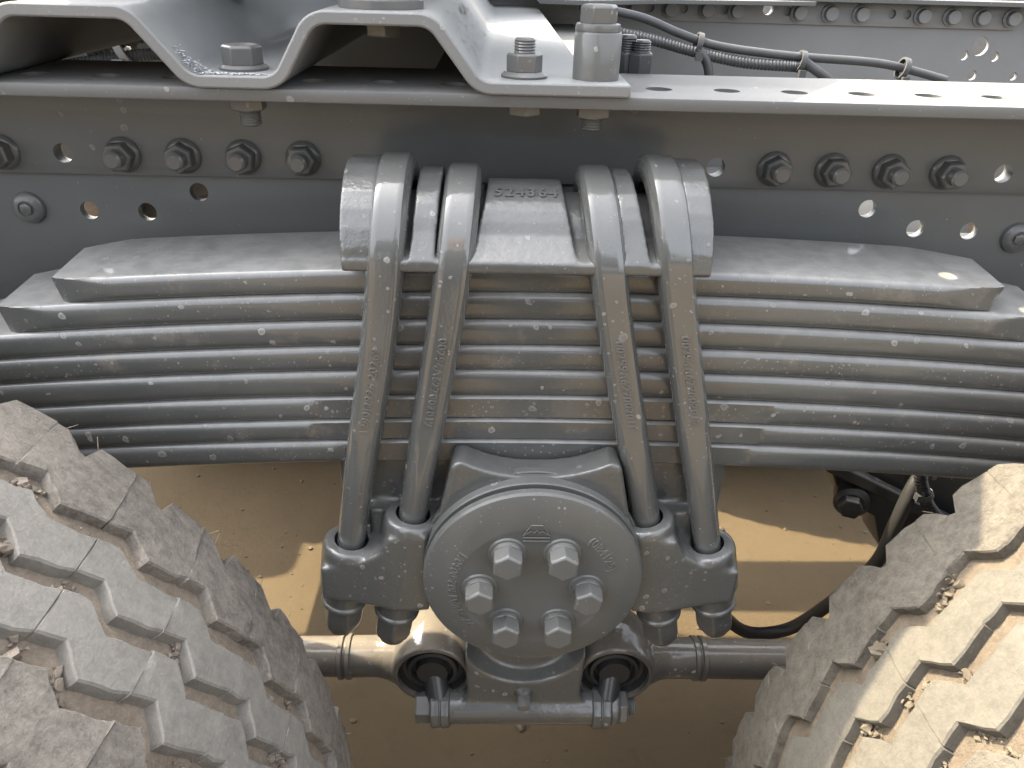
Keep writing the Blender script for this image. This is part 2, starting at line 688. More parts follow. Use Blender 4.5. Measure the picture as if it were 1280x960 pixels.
def fillet(poly, rad, n=8):
    out = [Vector(poly[0])]
    for a, b, c in zip(poly, poly[1:], poly[2:]):
        a, b, c = Vector(a), Vector(b), Vector(c)
        d1, d2 = (a - b).normalized(), (c - b).normalized()
        ang = d1.angle(d2)
        t = rad / math.tan(ang / 2)
        t = min(t, (a - b).length * 0.48, (c - b).length * 0.48)
        rr = t * math.tan(ang / 2)
        p1, p2 = b + d1 * t, b + d2 * t
        ctr = b + (d1 + d2).normalized() * (rr / math.sin(ang / 2))
        for i in range(n + 1):
            q = p1.lerp(p2, i / n) - ctr
            out.append(ctr + q.normalized() * rr)
    out.append(Vector(poly[-1]))
    return out


pl = [(-362, -79), (-345, -79), (-318, -38.5), (-238, -38.5), (-205, -79.2),
      (-146, -79.2), (-121, -38.5), (-43, -38.5), (-12, -79.2), (90.5, -79.2)]
cl = fillet(pl, 18)
nrm = []
for i in range(len(cl)):
    t = (cl[min(i + 1, len(cl) - 1)] - cl[max(i - 1, 0)]).normalized()
    nrm.append(Vector((-t.y, t.x)))
top = [c + n * 4.3 for c, n in zip(cl, nrm)]
bot = [c - n * 4.1 for c, n in zip(cl, nrm)]
mb = MB()
yst = [547, 620, 622, 690, 760, 1340, 1480, 1555]
rows = []
for y in yst:
    # the last flat narrows to a tab beyond the flange
    lim = 90.5 if y <= 620 else 66
    rows.append([(min(p.x, lim), y, p.y) for p in top] + [(min(p.x, lim), y, p.y) for p in reversed(bot)])
mb.grid(rows, close=True)
n_ = len(rows[0])
mb.add(rows[0], [tuple(range(n_))])
mb.add(rows[-1], [tuple(range(n_ - 1, -1, -1))])
plate = part("plate", mb, M_plate, mp, 1.4, 2, 30, 50)
bmx = bmesh.new()
bmx.from_mesh(plate.data)
bmesh.ops.remove_doubles(bmx, verts=bmx.verts, dist=1e-6)
bmx.to_mesh(plate.data)
bmx.free()
shade(plate.data, 30)
# bolt in the valley
mb = MB().lathe([(0, 0), (16.5, 0), (16.8, 1.6), (14.5, 3.4), (0, 3.4)], (-177, 580, -74.9), (0, 0, 1), 32)
b = part("flange_bolt", mb, M_bolt, mp)
mb = MB().hexa((-177, 580, -71.8), (0, 0, 1), 24, 13, 1.6, 0.25)
part("hex_head", mb, M_bolt, b, 0.6)
# nut and bolt end on the right-hand flat
mb = MB().lathe([(0, 0), (16, 0), (16.4, 1.6), (13.5, 4), (0, 4)], (19, 575, -74.9), (0, 0, 1), 32)
b = part("flange_nut", mb, M_bolt, mp)
mb = MB().hexa((19, 575, -71), (0, 0, 1), 22, 12, 1.2, 0.1)
part("nut", mb, M_bolt, b, 0.5)
mb = thread(MB(), (19, 575, -59.5), (0, 0, 1), 7.6, 10, 1.9)
part("bolt_end", mb, M_bolt, b)
# spacer sleeve with long bolt
mb = MB().lathe([(0, 0), (16.2, 0), (16.4, 29), (15.6, 30.5), (0, 30.5)], (69, 575, -74.9), (0, 0, 1), 36)
b = part("spacer_sleeve", mb, M_bolt, mp)
mb = MB().lathe([(0, 0), (15.4, 0), (15.6, 1.5), (15.0, 4.5), (13, 5), (0, 5)], (68.5, 575, -44.2), (0, 0, 1), 36)
part("washer", mb, M_bolt, b)
mb = MB().hexa((68.5, 575, -39.4), (0, 0, 1), 22.5, 11.5, 1.5, 0.12)
part("hex_head", mb, M_bolt, b, 0.6)
# nuts below the flange
for x, ln in ((-177, 12), (20, 3.5), (69.5, 10)):
    mb = MB().hexa((x, 580, -92.2), (0, 0, -1), 22, 10 if ln > 4 else 9, 1.0, 0.5)
    b = part("under_nut", mb, M_bolt, mp, 0.5)
    if ln > 4:
        mb = thread(MB(), (x, 580, -101), (0, 0, -1), 7.6, ln, 1.9)
        part("bolt_end", mb, M_bolt, b)
# bolt through the crest
mb = MB().hexa((-80, 590, -42.8), (0, 0, -1), 23, 10, 1.2, 0.3)
b = part("crest_nut", mb, M_bolt, mp, 0.5)
mb = MB().lathe([(0, 0), (29, 0), (29, 5), (27, 6.5), (0, 6.5)], (-80, 588, -34), (0, 0, 1), 40)
part("washer", mb, M_bolt, mp)
# chalky scuff in the valley, a smear of dried compound
mb = MB()
for i in range(260):
    if i < 150:
        cx, cy = -201 + random.gauss(0, 1) * 4.5, 557 + random.gauss(0, 1) * 5.0
    else:
        cx, cy = random.uniform(-196, -146), 549.5 + abs(random.gauss(0, 1)) * 3.2
    cx = min(max(cx, -214), -146)
    cy = max(cy, 548.5)
    zz = -74.7 + max(0.0, (-198 - cx)) * 0.95
    ln = random.uniform(1.0, 3.2); an = random.uniform(0, 3.14)
    dx, dy = math.cos(an) * ln, math.sin(an) * ln
    mb.add([(cx - dx, cy - dy * .6, zz + .2), (cx + dy * .35, cy - dx * .35, zz + .7), (cx + dx, cy + dy * .6, zz + .2), (cx - dy * .35, cy + dx * .35, zz + .7)], [(0, 1, 2, 3)])
part("dried_sealant", mb, M_paintmark, mp)["kind"] = "stuff"

# flaked paint on the right-hand slope
mb = MB()
for i in range(190):
    t = random.random(); yy = random.uniform(585, 860)
    if i < 60: t, yy = random.gauss(0.30, 0.05), random.gauss(790, 22)
    cx, cz = -42 + 28 * t, -35.5 - 37 * t
    n_v = Vector((37, 0, 28)).normalized(); e_v = Vector((28, 0, -37)).normalized()
    c = Vector((cx, yy, cz)) + n_v * 2.75
    r1_ = random.uniform(0.4, 1.5) * (1.7 if i < 60 else 1)
    pts = []
    for k in range(6):
        a_ = k * math.pi / 3 + random.uniform(-.3, .3)
        rr_ = r1_ * random.uniform(.6, 1.3)
        pts.append(c + e_v * (rr_ * math.cos(a_)) + Vector((0, 1, 0)) * (rr_ * 1.8 * math.sin(a_)))
    mb.add(pts, [tuple(range(6))])
part("paint_flakes", mb, M_dark, mp)["kind"] = "stuff"

# dark bolts beyond the plate, in the frame
for k, (x, y) in enumerate(((108, 693), (119, 686))):
    db = thing("stud_bolt", (x, y, -98), ("dark threaded stud and nut behind the tall spacer sleeve, the one partly hidden by it",
               "dark threaded stud and nut behind the mounting plate, the right one of the pair")[k], "bolt", "dark studs behind the mounting plate")
    mb = MB().hexa((x, y, -98), (0, 0, 1), 18, 30, 1.2, 0.3)
    part("nut", mb, M_black, db, 0.5)
    mb = thread(MB(), (x, y, -68.5), (0, 0, 1), 7.4, 13 - 3 * k, 1.9)
    part("bolt_end", mb, M_black, db)

# ================================================================== LEAF SPRING
spring = thing("leaf_spring", (35, 572, -370), "heavy grey leaf spring of eight stacked leaves, spotted with dried drops", "leaf spring", "leaf springs of the rear bogie")
ZB = [-198.6, -217.9, -239.8, -261.2, -282.7, -305.6, -327.2, -347.2, -369.4]
YF, YB = 525.0, 620.0


def camber(x, k):
    d = x - 33.0
    b = 0.0077 - 0.0007 * k
    return -1.02e-4 * d * d + b * d


for k in range(8):
    zt, zb = ZB[k] - (0.3 if k else 0), ZB[k + 1] + 0.3
    t = zt - zb
    h = t / 2
    ext = 46.0 * k
    xl0, xr0 = -332.0 - ext, 396.0 + ext
    xs = [xl0]
    x = xl0 + 6
    while x < xr0 - 5:
        xs.append(x)
        x += 7.0 if (x < xl0 + 70 or x > xr0 - 80) else 16.0
    xs.append(xr0)
    flat = None
    if k in (5, 6, 7):
        flat = ((-141, 227), (-146, 223), (-120, 215))[k - 5]
        xs += [flat[0], flat[0] + 3, flat[1], flat[1] - 3]
        xs.sort()
    sec = []
    m = 15
    for i in range(m):                     # front edge, top to bottom
        s = math.cos(math.pi * i / (m - 1))
        sec.append((-5.6 * (1 - abs(s) ** 3.0) ** 0.5, s, 'f'))
    for i in range(m):
        s = -math.cos(math.pi * i / (m - 1))
        sec.append((5.6 * (1 - abs(s) ** 3.0) ** 0.5, s, 'b'))
    rows = []
    for x in xs:
        dl, dr = x - xl0, xr0 - x
        yf = -1e9
        if dl < 55: yf = max(yf, YF - 1.0 + 8.0 * (1 - dl / 55.0))
        if dr < 70: yf = max(yf, YF - 1.0 + 9.0 * (1 - dr / 70.0))
        if flat and flat[0] + 1 < x < flat[1] - 1: yf = max(yf, YF + 1.6)
        yb = 1e9
        if dl < 58: yb = min(yb, 598 + 28 * dl / 58)
        if dr < 80: yb = min(yb, 596 + 30 * dr / 80)
        row = []
        for off, s, side in sec:
            y = (YF + 5.6 if side == 'f' else YB - 5.6) + off
            y = min(max(y, yf), yb)
            xx = x
            # slanting end faces
            fr = (y - YF) / (YB - YF)
            if dl < 20: xx = x + (1 - dl / 20) * (10 * (1 - fr) + 2.2 * (1 - s))
            if dr < 20: xx = x - (1 - dr / 20) * (14 * (1 - fr) + 3.2 * (1 - s))
            zz = (zt + zb) / 2 + s * h + camber(xx, k)
            row.append((xx, y, zz))
        rows.append(row)
    mb = MB().grid(rows, close=True)
    nn = len(rows[0])
    o0 = len(mb.v)
    mb.f.append(tuple(range(nn)))
    mb.f.append(tuple(o0 - 1 - i for i in range(nn)))
    part("leaf", mb, M_leaf, spring, 0, sharp=24)

# ================================================================== SPRING SADDLE
saddle = thing("spring_saddle", (25, 570, -198), "cast grey saddle block with raised number 524364 clamped on top of the leaf spring", "saddle block")
mb = MB()


def lobe(x_top, x_bot, R, zc=-197.0, flare=True):
    prof = [(504, -195), (504, -187)]
    a0 = 176 if R >= 64 else (152 if R > 40 else 120)
    for i in range(15):
        a = math.radians(a0 + (8 - a0) * i / 14)
        prof.append((570 + R * math.cos(a), zc + R * math.sin(a)))
    prof += [(632, -187), (632, -195)]
    zt, zb = zc + R, -195.0

    def xs(z, j):
        f = (z - zb) / (zt - zb)
        return x_bot[j] + (x_top[j] - x_bot[j]) * f
    n = len(prof)
    vs = [(xs(z, 0), y, z) for y, z in prof] + [(xs(z, 1), y, z) for y, z in prof]
    fs = [tuple(range(n)), tuple(range(2 * n - 1, n - 1, -1))]
    for i in range(n):
        j = (i + 1) % n
        fs.append((i, i + n, j + n, j))
    mb.add(vs, fs)


lobe((-107, -83), (-106, -80), 66)
lobe((-55, -38), (-60, -42), 58.5)
lobe((-5, 48.5), (-19, 60), 51)
lobe((84.5, 98.5), (92, 111), 60)
lobe((130, 150.5), (136, 152), 68)
lobe((-100, 145), (-104, 151), 42)
body = part("saddle_body", mb, M_cast, saddle)
casting(body, 1.3, 7, 0.5)


def saddle_text(x, y, z):
    # lettering wraps over the front of the centre lug: arc length along the nose
    R = 51.2
    a = math.radians(113) - y / R
    return (22 + x, 570 + (R + z) * math.cos(a), -197 + (R + z) * math.sin(a))


mb = text_mb("524364", 13, saddle_text, 0.9, 1.22, 0.12)
part("lettering", mb, M_cast, saddle)

# ================================================================== U-BOLTS
UB = [
    ("outer left U-bolt, raised number reading upwards on its front leg", [(-545, -136), (-438, -118), (-394, -111.3), (-301.6, -94.1), (-221, -77.5), (-145, -72), (-120, -71)], -197.5,
     ("1290/2996 20269", -289, 1, 7.6)),
    ("inner left U-bolt between the small saddle lug and the numbered centre lug", [(-545, -88), (-414, -65.3), (-393, -61.9), (-280, -42.7), (-190, -26.7), (-150, -22.5), (-125, -21)], -204.5,
     ("00294A627002012", -281, -1, 7.2)),
    ("inner right U-bolt next to the numbered centre lug", [(-545, 160), (-416, 133.6), (-358, 117.4), (-264, 95.4), (-182, 77.7), (-150, 72), (-125, 70)], -204,
     ("00299A62700201P", -281, -1, 7.2)),
    ("outer right U-bolt, the rightmost of the four clamping rods", [(-545, 211), (-441.7, 188.7), (-373.6, 171.2), (-262.9, 144.2), (-164, 121), (-140, 118), (-115, 117)], -195.5,
     ("00294A627002012", -276, -1, 7.2)),
]
LEGS = []
for lab, xt, zc, (txt, ztc, dirn, tsz) in UB:
    xz = lambda z, xt=xt: sum(interp(xt, z + d) for d in (-60, -40, -20, 0, 20, 40, 60)) / 7.0
    ub = thing("u_bolt", (xz(-198), 570, zc), lab, "U-bolt", "U-bolts clamping the leaf spring")
    path = []
    z = -520.0
    while z < zc - 1:
        path.append((511.0, z, Vector((0, -1, 0))))
        z += 9.0
    for i in range(25):
        a = math.pi * (1 - i / 24)
        path.append((570 + 59 * math.cos(a), zc + 59 * math.sin(a), Vector((0, math.cos(a), math.sin(a)))))
    z = zc - 9
    while z > (-455):
        path.append((629.0, z, Vector((0, 1, 0))))
        z -= 12.0
    rows = []
    NS = 32
    for (y, z, N) in path:
        f = min(1.0, max(0.0, (z + 440) / 150.0))
        f = f * f * (3 - 2 * f)
        r = 11.9 + 1.7 * f
        lim = 11.9 + (10.2 - 11.9) * f + 2.0 * (1 - f)
        row = []
        for k in range(NS):
            t = 2 * math.pi * k / NS
            b, n = r * math.sin(t), r * math.cos(t)
            n = max(-lim, min(lim, n))
            P = Vector((xz(z), y, z)) + N * n + Vector((b, 0, 0))
            row.append(P)
        rows.append(row)
    mb = MB().grid(rows, close=True)
    mb.f.append(tuple(range(NS)))
    mb.f.append(tuple(len(mb.v) - 1 - i for i in range(NS)))
    part("rod", mb, M_ubolt, ub, 0, sharp=26)

    def ut(x, y, z, dirn=dirn, ztc=ztc, xz=xz):
        # dirn -1: reads downwards (letter tops to the right); +1: reads upwards
        zz = ztc + dirn * x
        return (xz(zz) - dirn * y, 511 - 10.2 - z - 0.05, zz)
    mb = text_mb(txt, tsz * 1.22, ut, 1.1, 1.14, 0.12)
    part("lettering", mb, M_ubolt, ub)
    # nuts below the seat
    sl = (xz(-530) - xz(-480)) / -50.0
    ax = Vector((-sl, 0, -1)).normalized()
    inner = abs(xz(-480) - 36) < 130
    for y in (511.0, 629.0):
        z0 = (-509.0 if inner else -497.0) if y < 600 else -421.0
        o = Vector((xz(z0), y, z0))
        mb = MB().lathe([(0, -14), (18.2, -14), (18.4, 8), (19.8, 9), (20.4, 10.5), (20.0, 13), (17.5, 14), (0, 14)], o, ax, 40)
        w = part("washer", mb, M_cast, ub, 0.6)
        rr = random.uniform(0, 1)
        mb = MB().lathe([(0, 13), (18.0, 13), (18.3, 15), (18.0, 33), (16.2, 40), (14.5, 43), (12.0, 44), (0, 44)], o, ax, 6, rr)
        nt_ = part("nut", mb, M_cast, ub, 1.6, 3)
        mb = MB().lathe([(0, 34), (14.5, 34), (14.2, 40), (12.2, 46), (9, 48.5), (0, 49)], o, ax, 28)
        part("bolt_end", mb, M_cast, nt_)
    LEGS.append((xz, inner, sl))

# ================================================================== SPRING SEAT (trunnion casting)
seat = thing("trunnion_housing", (36, 560, -470), "cast grey trunnion housing under the leaf spring with four U-bolt sockets", "trunnion housing")
mb = MB()
mb.box(-128, 200, 534, 642, -420, -371)
mb.box(-128, 200, 536, 575, -470, -400)
mb.box(-104, 178, 520, 582, -505, -415)
# housing barrel
mb.lathe([(0, 0), (88, 0), (88, 130), (0, 130)], (36, 496, -456), (0, 1, 0), 72)
# cheeks between barrel and top wall
crest = [(-22 + 116 * i / 16, -362.5 + 13.5 * (abs(i - 8) / 8.0) ** 2.2) for i in range(17)]
mb.prism([(-32, -354)] + [(-28, -349.5)] + crest + [(100, -349.5), (104, -354), (114, -400), (118, -440), (-46, -440), (-42, -400)],
         (496, 524), lambda a, b, c: (a, c, b))
SOCK = []
for xz, inner, slp in LEGS:
    zt = -410.0 if inner else -439.0
    zb = -502.0 if inner else -490.0
    ax = Vector((xz(zt) - xz(zb), 0, zt - zb)).normalized()
    for y in (511.0,):
        p0 = Vector((xz(zb), y, zb))
        L = (zt - zb)
        mb.lathe([(0, 0), (21, 0), (23.5, 3), (24.0, L - 6), (22.5, L - 1), (20.5, L), (0, L)], p0, ax, 36)
        SOCK.append((Vector((xz(zt), y, zt)), ax, Vector((xz(zb), y, zb))))
# webs joining each pair of sockets
for (A, B) in ((-128, -62), (128, 198)):
    left = A < 0
    x0, x1 = (-143, -56) if left else (127, 212)
    if left:
        poly = [(-142, -452), (-118, -452), (-92, -436), (-84, -420), (-52, -418), (-52, -500), (-80, -502), (-104, -494), (-143, -487)]
    else:
        poly = [(122, -418), (154, -420), (163, -436), (190, -452), (212, -452), (212, -487), (178, -494), (150, -502), (124, -500)]
    mb.prism(poly, (487.5, 540), lambda a, b, c: (a, c, b))
body = part("cast_body", mb, M_cast, seat)
casting(body, 1.7, 8, 0.5)
cm = MB()
for P, ax, Q in SOCK:
    cm.cyl(P - ax * 30, P + ax * 20, 14.6, seg=28)
cut(body, cm, 50)

# ================================================================== HUB CAP
HC = (36.0, -454.0)
hub = thing("hub_cap", (36, 470, -454), "round grey hub end cap with six bolts, raised code numbers and a triangular emblem", "hub cap")
prof = [(0, 40), (93.2, 40), (94.2, 39), (94.2, 33.5), (93.4, 32.8), (87.5, 32.6), (87.3, 30.4), (91.8, 30), (92.4, 29), (92.4, 20.5),
        (91.6, 19.6), (86.2, 19.4), (86.0, 16.2), (90.6, 15.6), (91.3, 14.6), (91.2, 9.6), (89.6, 7.6), (87, 6.7),
        (63.0, 1.0), (60.5, 1.4), (58, 2.0), (0, 2.2)]
mb = MB()
mb.lathe([(r, -(h)) for r, h in prof], (HC[0], 468, HC[1]), (0, -1, 0), 96)
part("cap", mb, M_hub, hub, sharp=30)
for a in range(0, 360, 60):
    x = HC[0] + 43.8 * math.cos(math.radians(a))
    z = HC[1] - 1.5 + 43.8 * math.sin(math.radians(a))
    mb = MB().lathe([(0, -2), (15.2, -2), (15.6, 0.2), (14.6, 1.6), (12.8, 1.8), (12.6, 4.2), (11.6, 5.2), (0, 5.2)], (x, 470, z), (0, -1, 0), 36)
    w = part("bolt", mb, M_hub, hub)
    mb = MB().hexa((x, 465, z), (0, -1, 0), 22.5, 14.5, 1.6, math.radians(random.uniform(-8, 8)) + math.pi / 6)
    part("hex_head", mb, M_bolt, w, 0.7)


def arc_text(body, size, R, mid_deg, spacing=1.05):
    def f(x, y, z):
        a = math.radians(mid_deg) - x / R
        r = R + y
        yy = 470.3 - 0.1 - z if r < 60 else 469.2 - (r - 63) * 0.0
        rr = r
        base = 469.9 if rr < 59 else (469.4 + max(0.0, rr - 63) * (5.6 / 23.5))
        return (HC[0] + rr * math.cos(a), base - z, HC[1] + rr * math.sin(a))
    return text_mb(body, size, f, 1.2, spacing, 0.15)


mb = arc_text("77GWA1302-0030/1", 10.0, 66.5, 184, 1.0)
part("lettering", mb, M_hub, hub)
mb = arc_text("(0B4125)", 10.0, 66.5, 33, 1.05)
part("lettering", mb, M_hub, hub)
# emblem: peak over a bar
mb = MB()
EX, EZ = HC[0] + 0.5, HC[1] + 55.5
for pts in ([(-10.5, 0), (-4.6, 10), (4.6, 10), (10.5, 0)], [(-10.5, 0), (-4, 4.4), (-2, 2.6), (0, 5.4), (2, 2.6), (4, 4.4), (10.5, 0)],
            [(-10.5, -2.2), (10.5, -2.2)], [(-10.5, -5.6), (10.5, -5.6)]):
    P = [(EX + a, 468.9, EZ + b) for a, b in pts]
    for A, B in zip(P, P[1:]):
        mb.cyl(A, B, 0.62, seg=8)
part("emblem", mb, M_hub, hub)

# ================================================================== TORQUE ROD BRACKET AND RODS
br = thing("rod_bracket", (36, 545, -690), "grey cast bracket under the hub cap holding the cross bolt of the torque rods", "bracket")
mb = MB()
mb.prism([(-24, -520), (96, -520), (95, -600), (93, -652), (99, -664), (99, -692), (-27, -692), (-27, -664), (-21, -652), (-23, -600)],
         (522, 596), lambda a, b, c: (a, c, b))
mb.lathe([(0, 0), (18, 0), (18.5, 3), (18.5, 181), (18, 184), (0, 184)], (-48, 532, -678), (1, 0, 0), 36)
body = part("cast_body", mb, M_cast, br)
casting(body, 1.8, 2, 0.5)
cm = MB().lathe([(0, 0), (74, 0), (64, 14), (54, 36), (0, 36)], (36, 508, -570), (0, 1, -0.12), 48)
cm.box(-60, 130, 500, 543, -590, -500)
cut(body, cm, 45)
casting(body, 1.7, 9, 0.5)
for x0, x1 in ((-59, -38), (106, 127)):
    mb = MB().lathe([(0, 0), (19.5, 0), (22, 2), (22, 9), (20.5, 10), (20.5, 11), (22, 12), (22, x1 - x0 - 2), (19.5, x1 - x0), (0, x1 - x0)], (x0, 532, -679), (1, 0, 0), 10, 0.2)
    part("clamp_collar", mb, M_cast, br, 0.8)
mb = MB().hexa((-58.5, 532, -679), (-1, 0, 0), 30, 16, 2.0, 0.35)
part("bolt_head", mb, M_bolt, br, 0.7)
mb = MB().hexa((126.5, 532, -679), (1, 0, 0), 30, 18, 2.0, 0.2)
n_ = part("nut", mb, M_bolt, br, 0.7)
mb = thread(MB(), (144, 532, -679), (1, 0, 0), 9, 9, 2.2)
part("bolt_end", mb, M_bolt, n_)
mb = MB().lathe([(0, 0), (10, 0), (9, 6), (6.5, 8), (0, 8)], (36, 526, -648), (0, -1, -0.25), 28)
pg = part("grease_plug", mb, M_cast, br)
mb = MB().hexa((36, 520, -649.5), (0, -1, -0.25), 12, 13, 1.2, 0.5)
part("plug_head", mb, M_bolt, pg, 0.4)

for s in (-1, 1):
    ex = 36 + s * 92.5
    tr = thing("torque_rod", (ex, 562, -650), "sandy lit torque rod eye and tube left of the rod bracket" if s < 0 else "dark shaded torque rod eye and tube right of the rod bracket", "torque rod", "torque rods under the spring")
    ez = -636
    mb = MB()
    mb.lathe([(0, 0), (37.5, 0), (39.5, 2), (41, 8), (44, 22), (45, 32), (43, 48), (39, 60), (36, 64), (0, 64)], (ex, 532, ez), (0, 1, 0), 56)
    xa, xb = ex + s * 26, ex + s * 92
    mb.lathe([(0, 0), (31, 0), (27, 14), (22.5, 24), (21, 32), (21, 66), (0, 66)], (xa, 562, ez - 4), (s, 0, -0.02), 40)
    body = part("eye", mb, M_rod, tr)
    casting(body, 1.6, 6, 0.5)
    cm = MB().cyl((ex, 520, ez), (ex, 553, ez), 34.5, seg=48)
    cut(body, cm, 45)
    mb = MB().lathe([(0, 0), (34.2, 0), (34.2, -15), (31.5, -17), (30, -10), (26.5, -9), (25, -14), (21.5, -15), (20, -8), (17.5, -8.5), (15.5, -17), (0, -17)], (ex, 553, ez), (0, 1, 0), 48)
    part("bushing", mb, M_rubber, tr)
    mb = MB().cyl((ex, 552, ez - 2), (36 + s * 86, 530, -672), 12.5, 12.5, 24)
    part("pin", mb, M_black, tr)
    L0 = xb
    mb = MB().lathe([(20.5, 0), (23, 1), (23, 5), (20.5, 6)], (ex + s * 84, 562, ez - 5.2), (s, 0, -0.02), 40)
    mb.lathe([(20.5, 0), (23, 1), (23, 5), (20.5, 6)], (ex + s * 92, 562, ez - 5.4), (s, 0, -0.02), 40)
    part("weld_collar", mb, M_rod, tr)
    mb = MB().cyl((ex + s * 60, 562, ez - 4.6), (ex + s * 560, 562, ez - 14), 20.3, seg=40)
    part("tube", mb, M_rod, tr)

# ================================================================== TYRES
TY0 = 342.0


def R_tread(y):
    return 525.0 - 14.0 * ((y - 350.0) / 105.0) ** 2


NP = 50
PH = [0.0, 0.09, 0.18, 0.27, 0.40, 0.52, 0.53, 0.54, 0.68, 0.85]


def zig(ph):
    return ph / 0.27 if ph < 0.27 else 1 - (ph - 0.27) / 0.73


def tyre_pt(th, y, r):
    return (r * math.cos(th), y, r * math.sin(th))


tyre = thing("tyre", (-636, TY0, -683), "dusty truck tyre at lower left with zigzag grooves packed with pale mud, wholly in shade", "tyre", "tyres of the rear bogie")
BX, BZ = -636, -683
# ribs: (near boundary fn, far boundary fn)
G1f = lambda z: 391 + 16 * z
G1n = lambda z: 374 + 13.5 * z
G2f = lambda z: 341 + 17 * z
G2n = lambda z: 327 + 15.5 * z
G3f = lambda z: 295 + 17 * z
G3n = lambda z: 279 + 15.5 * z
TH0 = math.radians(2.5)


def rib(name, nf, ff, mat, shoulder=0):
    mb = MB()
    rng = random.Random(hash(name) % 1000 + 5)
    rows = []
    for pidx in range(NP):
        for ph in PH:
            th = TH0 + math.radians(7.2) * (pidx + ph)
            z = zig(ph)
            j1, j2 = rng.uniform(-1.3, 1.3), rng.uniform(-1.3, 1.3)
            ya = nf(z) + j1 if nf else None
            yb = ff(z) + j2 if ff else None
            notch = 0.0
            if shoulder:
                # scalloped lug edge: steep step then ramp back out
                if ph in (0.09,): notch = 21.0
                elif ph == 0.18: notch = 17.0
                elif ph == 0.27: notch = 9.0
                else: notch = 0.0
                e = rng.uniform(-1.0, 1.0)
                if shoulder > 0: yb = 466 - notch + e
                else: ya = 226 + notch + e
            dep = 11.0
            sip = 1.1 if ph == 0.53 and rng.random() < 0.5 else 0.0          # fine sipe across the block
            row = []
            if shoulder < 0:
                row.append(tyre_pt(th, ya - 9 + notch * 0.1, R_tread(ya) - 62))
                row.append(tyre_pt(th, ya - 5 + notch * 0.2, R_tread(ya) - 34))
            row.append(tyre_pt(th, ya - (1.5 if shoulder >= 0 else 2), R_tread(ya) - dep))
            row.append(tyre_pt(th, ya - 0.2, R_tread(ya) - 1.4))
            N = 6 if shoulder else 4
            for i in range(N + 1):
                y = ya + 1.2 + (yb - ya - 2.4) * i / N
                row.append(tyre_pt(th, y, R_tread(y) - (0 if shoulder else sip) + rng.uniform(-0.4, 0.4) * (2.2 if shoulder else 1)))
            row.append(tyre_pt(th, yb + 0.2, R_tread(yb) - 1.4))
            row.append(tyre_pt(th, yb + (1.5 if shoulder <= 0 else 2), R_tread(yb) - dep))
            if shoulder > 0:
                row.append(tyre_pt(th, yb + 5 - notch * 0.2, R_tread(yb) - 34))
                row.append(tyre_pt(th, yb + 9 - notch * 0.1, R_tread(yb) - 62))
            row = [(BX + a, b, BZ + c) for a, b, c in row]
            rows.append(row)
    rows.append(rows[0])
    mb.grid(rows)
    o = part(name, mb, mat, tyre, 0, sharp=28)
    bm = bmesh.new(); bm.from_mesh(o.data)
    bmesh.ops.remove_doubles(bm, verts=bm.verts, dist=1e-6)
    bm.to_mesh(o.data); bm.free(); shade(o.data, 28)
    return o


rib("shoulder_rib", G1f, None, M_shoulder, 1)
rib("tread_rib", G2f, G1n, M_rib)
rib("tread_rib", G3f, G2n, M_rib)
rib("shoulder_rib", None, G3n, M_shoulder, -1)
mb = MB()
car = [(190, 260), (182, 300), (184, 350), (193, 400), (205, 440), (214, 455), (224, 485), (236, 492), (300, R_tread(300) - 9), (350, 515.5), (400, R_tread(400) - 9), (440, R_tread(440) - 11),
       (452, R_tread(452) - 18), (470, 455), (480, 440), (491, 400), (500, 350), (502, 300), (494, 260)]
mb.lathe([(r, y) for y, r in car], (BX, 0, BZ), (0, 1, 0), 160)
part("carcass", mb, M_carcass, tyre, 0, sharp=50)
mb = MB().lathe([(262, 196), (262, 210), (245, 216), (238, 300), (238, 400), (245, 470), (262, 476), (262, 490)], (BX, 0, BZ), (0, 1, 0), 64)
mb.lathe([(238, 380), (180, 392), (120, 360), (70, 350), (0, 350)], (BX, 0, BZ), (0, 1, 0), 64)
part("rim", mb, M_rim, tyre)
# mud crumbs lodged in the grooves
mb = MB()
rng = random.Random(11)
ICO = bmesh.new()
bmesh.ops.create_icosphere(ICO, subdivisions=1, radius=1.0)
iv = [v.co.copy() for v in ICO.verts]
ifc = [tuple(v.index for v in f.verts) for f in ICO.faces]
ICO.free()
for i in range(260):
    pidx = rng.randrange(NP)
    ph = rng.choice((rng.uniform(0.0, 0.3), rng.uniform(0.2, 1.0)))
    gset = rng.choice(((G1n, G1f), (G2n, G2f), (G2n, G2f), (G3n, G3f), (G3n, G3f)))
    u_ = rng.random()
    for j in range(rng.randrange(4, 22)):
        ph2 = ph + rng.gauss(0, 0.05)
        th = TH0 + math.radians(7.2) * (pidx + ph2)
        z = zig(ph2 % 1.0)
        ya, yb = gset[0](z), gset[1](z)
        y = min(max(ya + (yb - ya) * (u_ + rng.gauss(0, 0.22)), ya + 0.5), yb - 0.5)
        sz = min(4.2, rng.lognormvariate(0.3, 0.55))
        rr = R_tread(y) - 9.5 + sz * 0.25 + rng.uniform(0, 2.5)
        c = Vector((BX + rr * math.cos(th), y, BZ + rr * math.sin(th)))
        st = Vector((rng.uniform(.6, 1.7), rng.uniform(.6, 1.5), rng.uniform(.6, 1.5)))
        mb.add([c + Vector((v.x * st.x, v.y * st.y, v.z * st.z)) * (sz * (0.6 + 0.8 * rng.random())) for v in iv], ifc)
part("mud_crumbs", mb, M_mud, tyre, 0, sharp=30)["kind"] = "stuff"
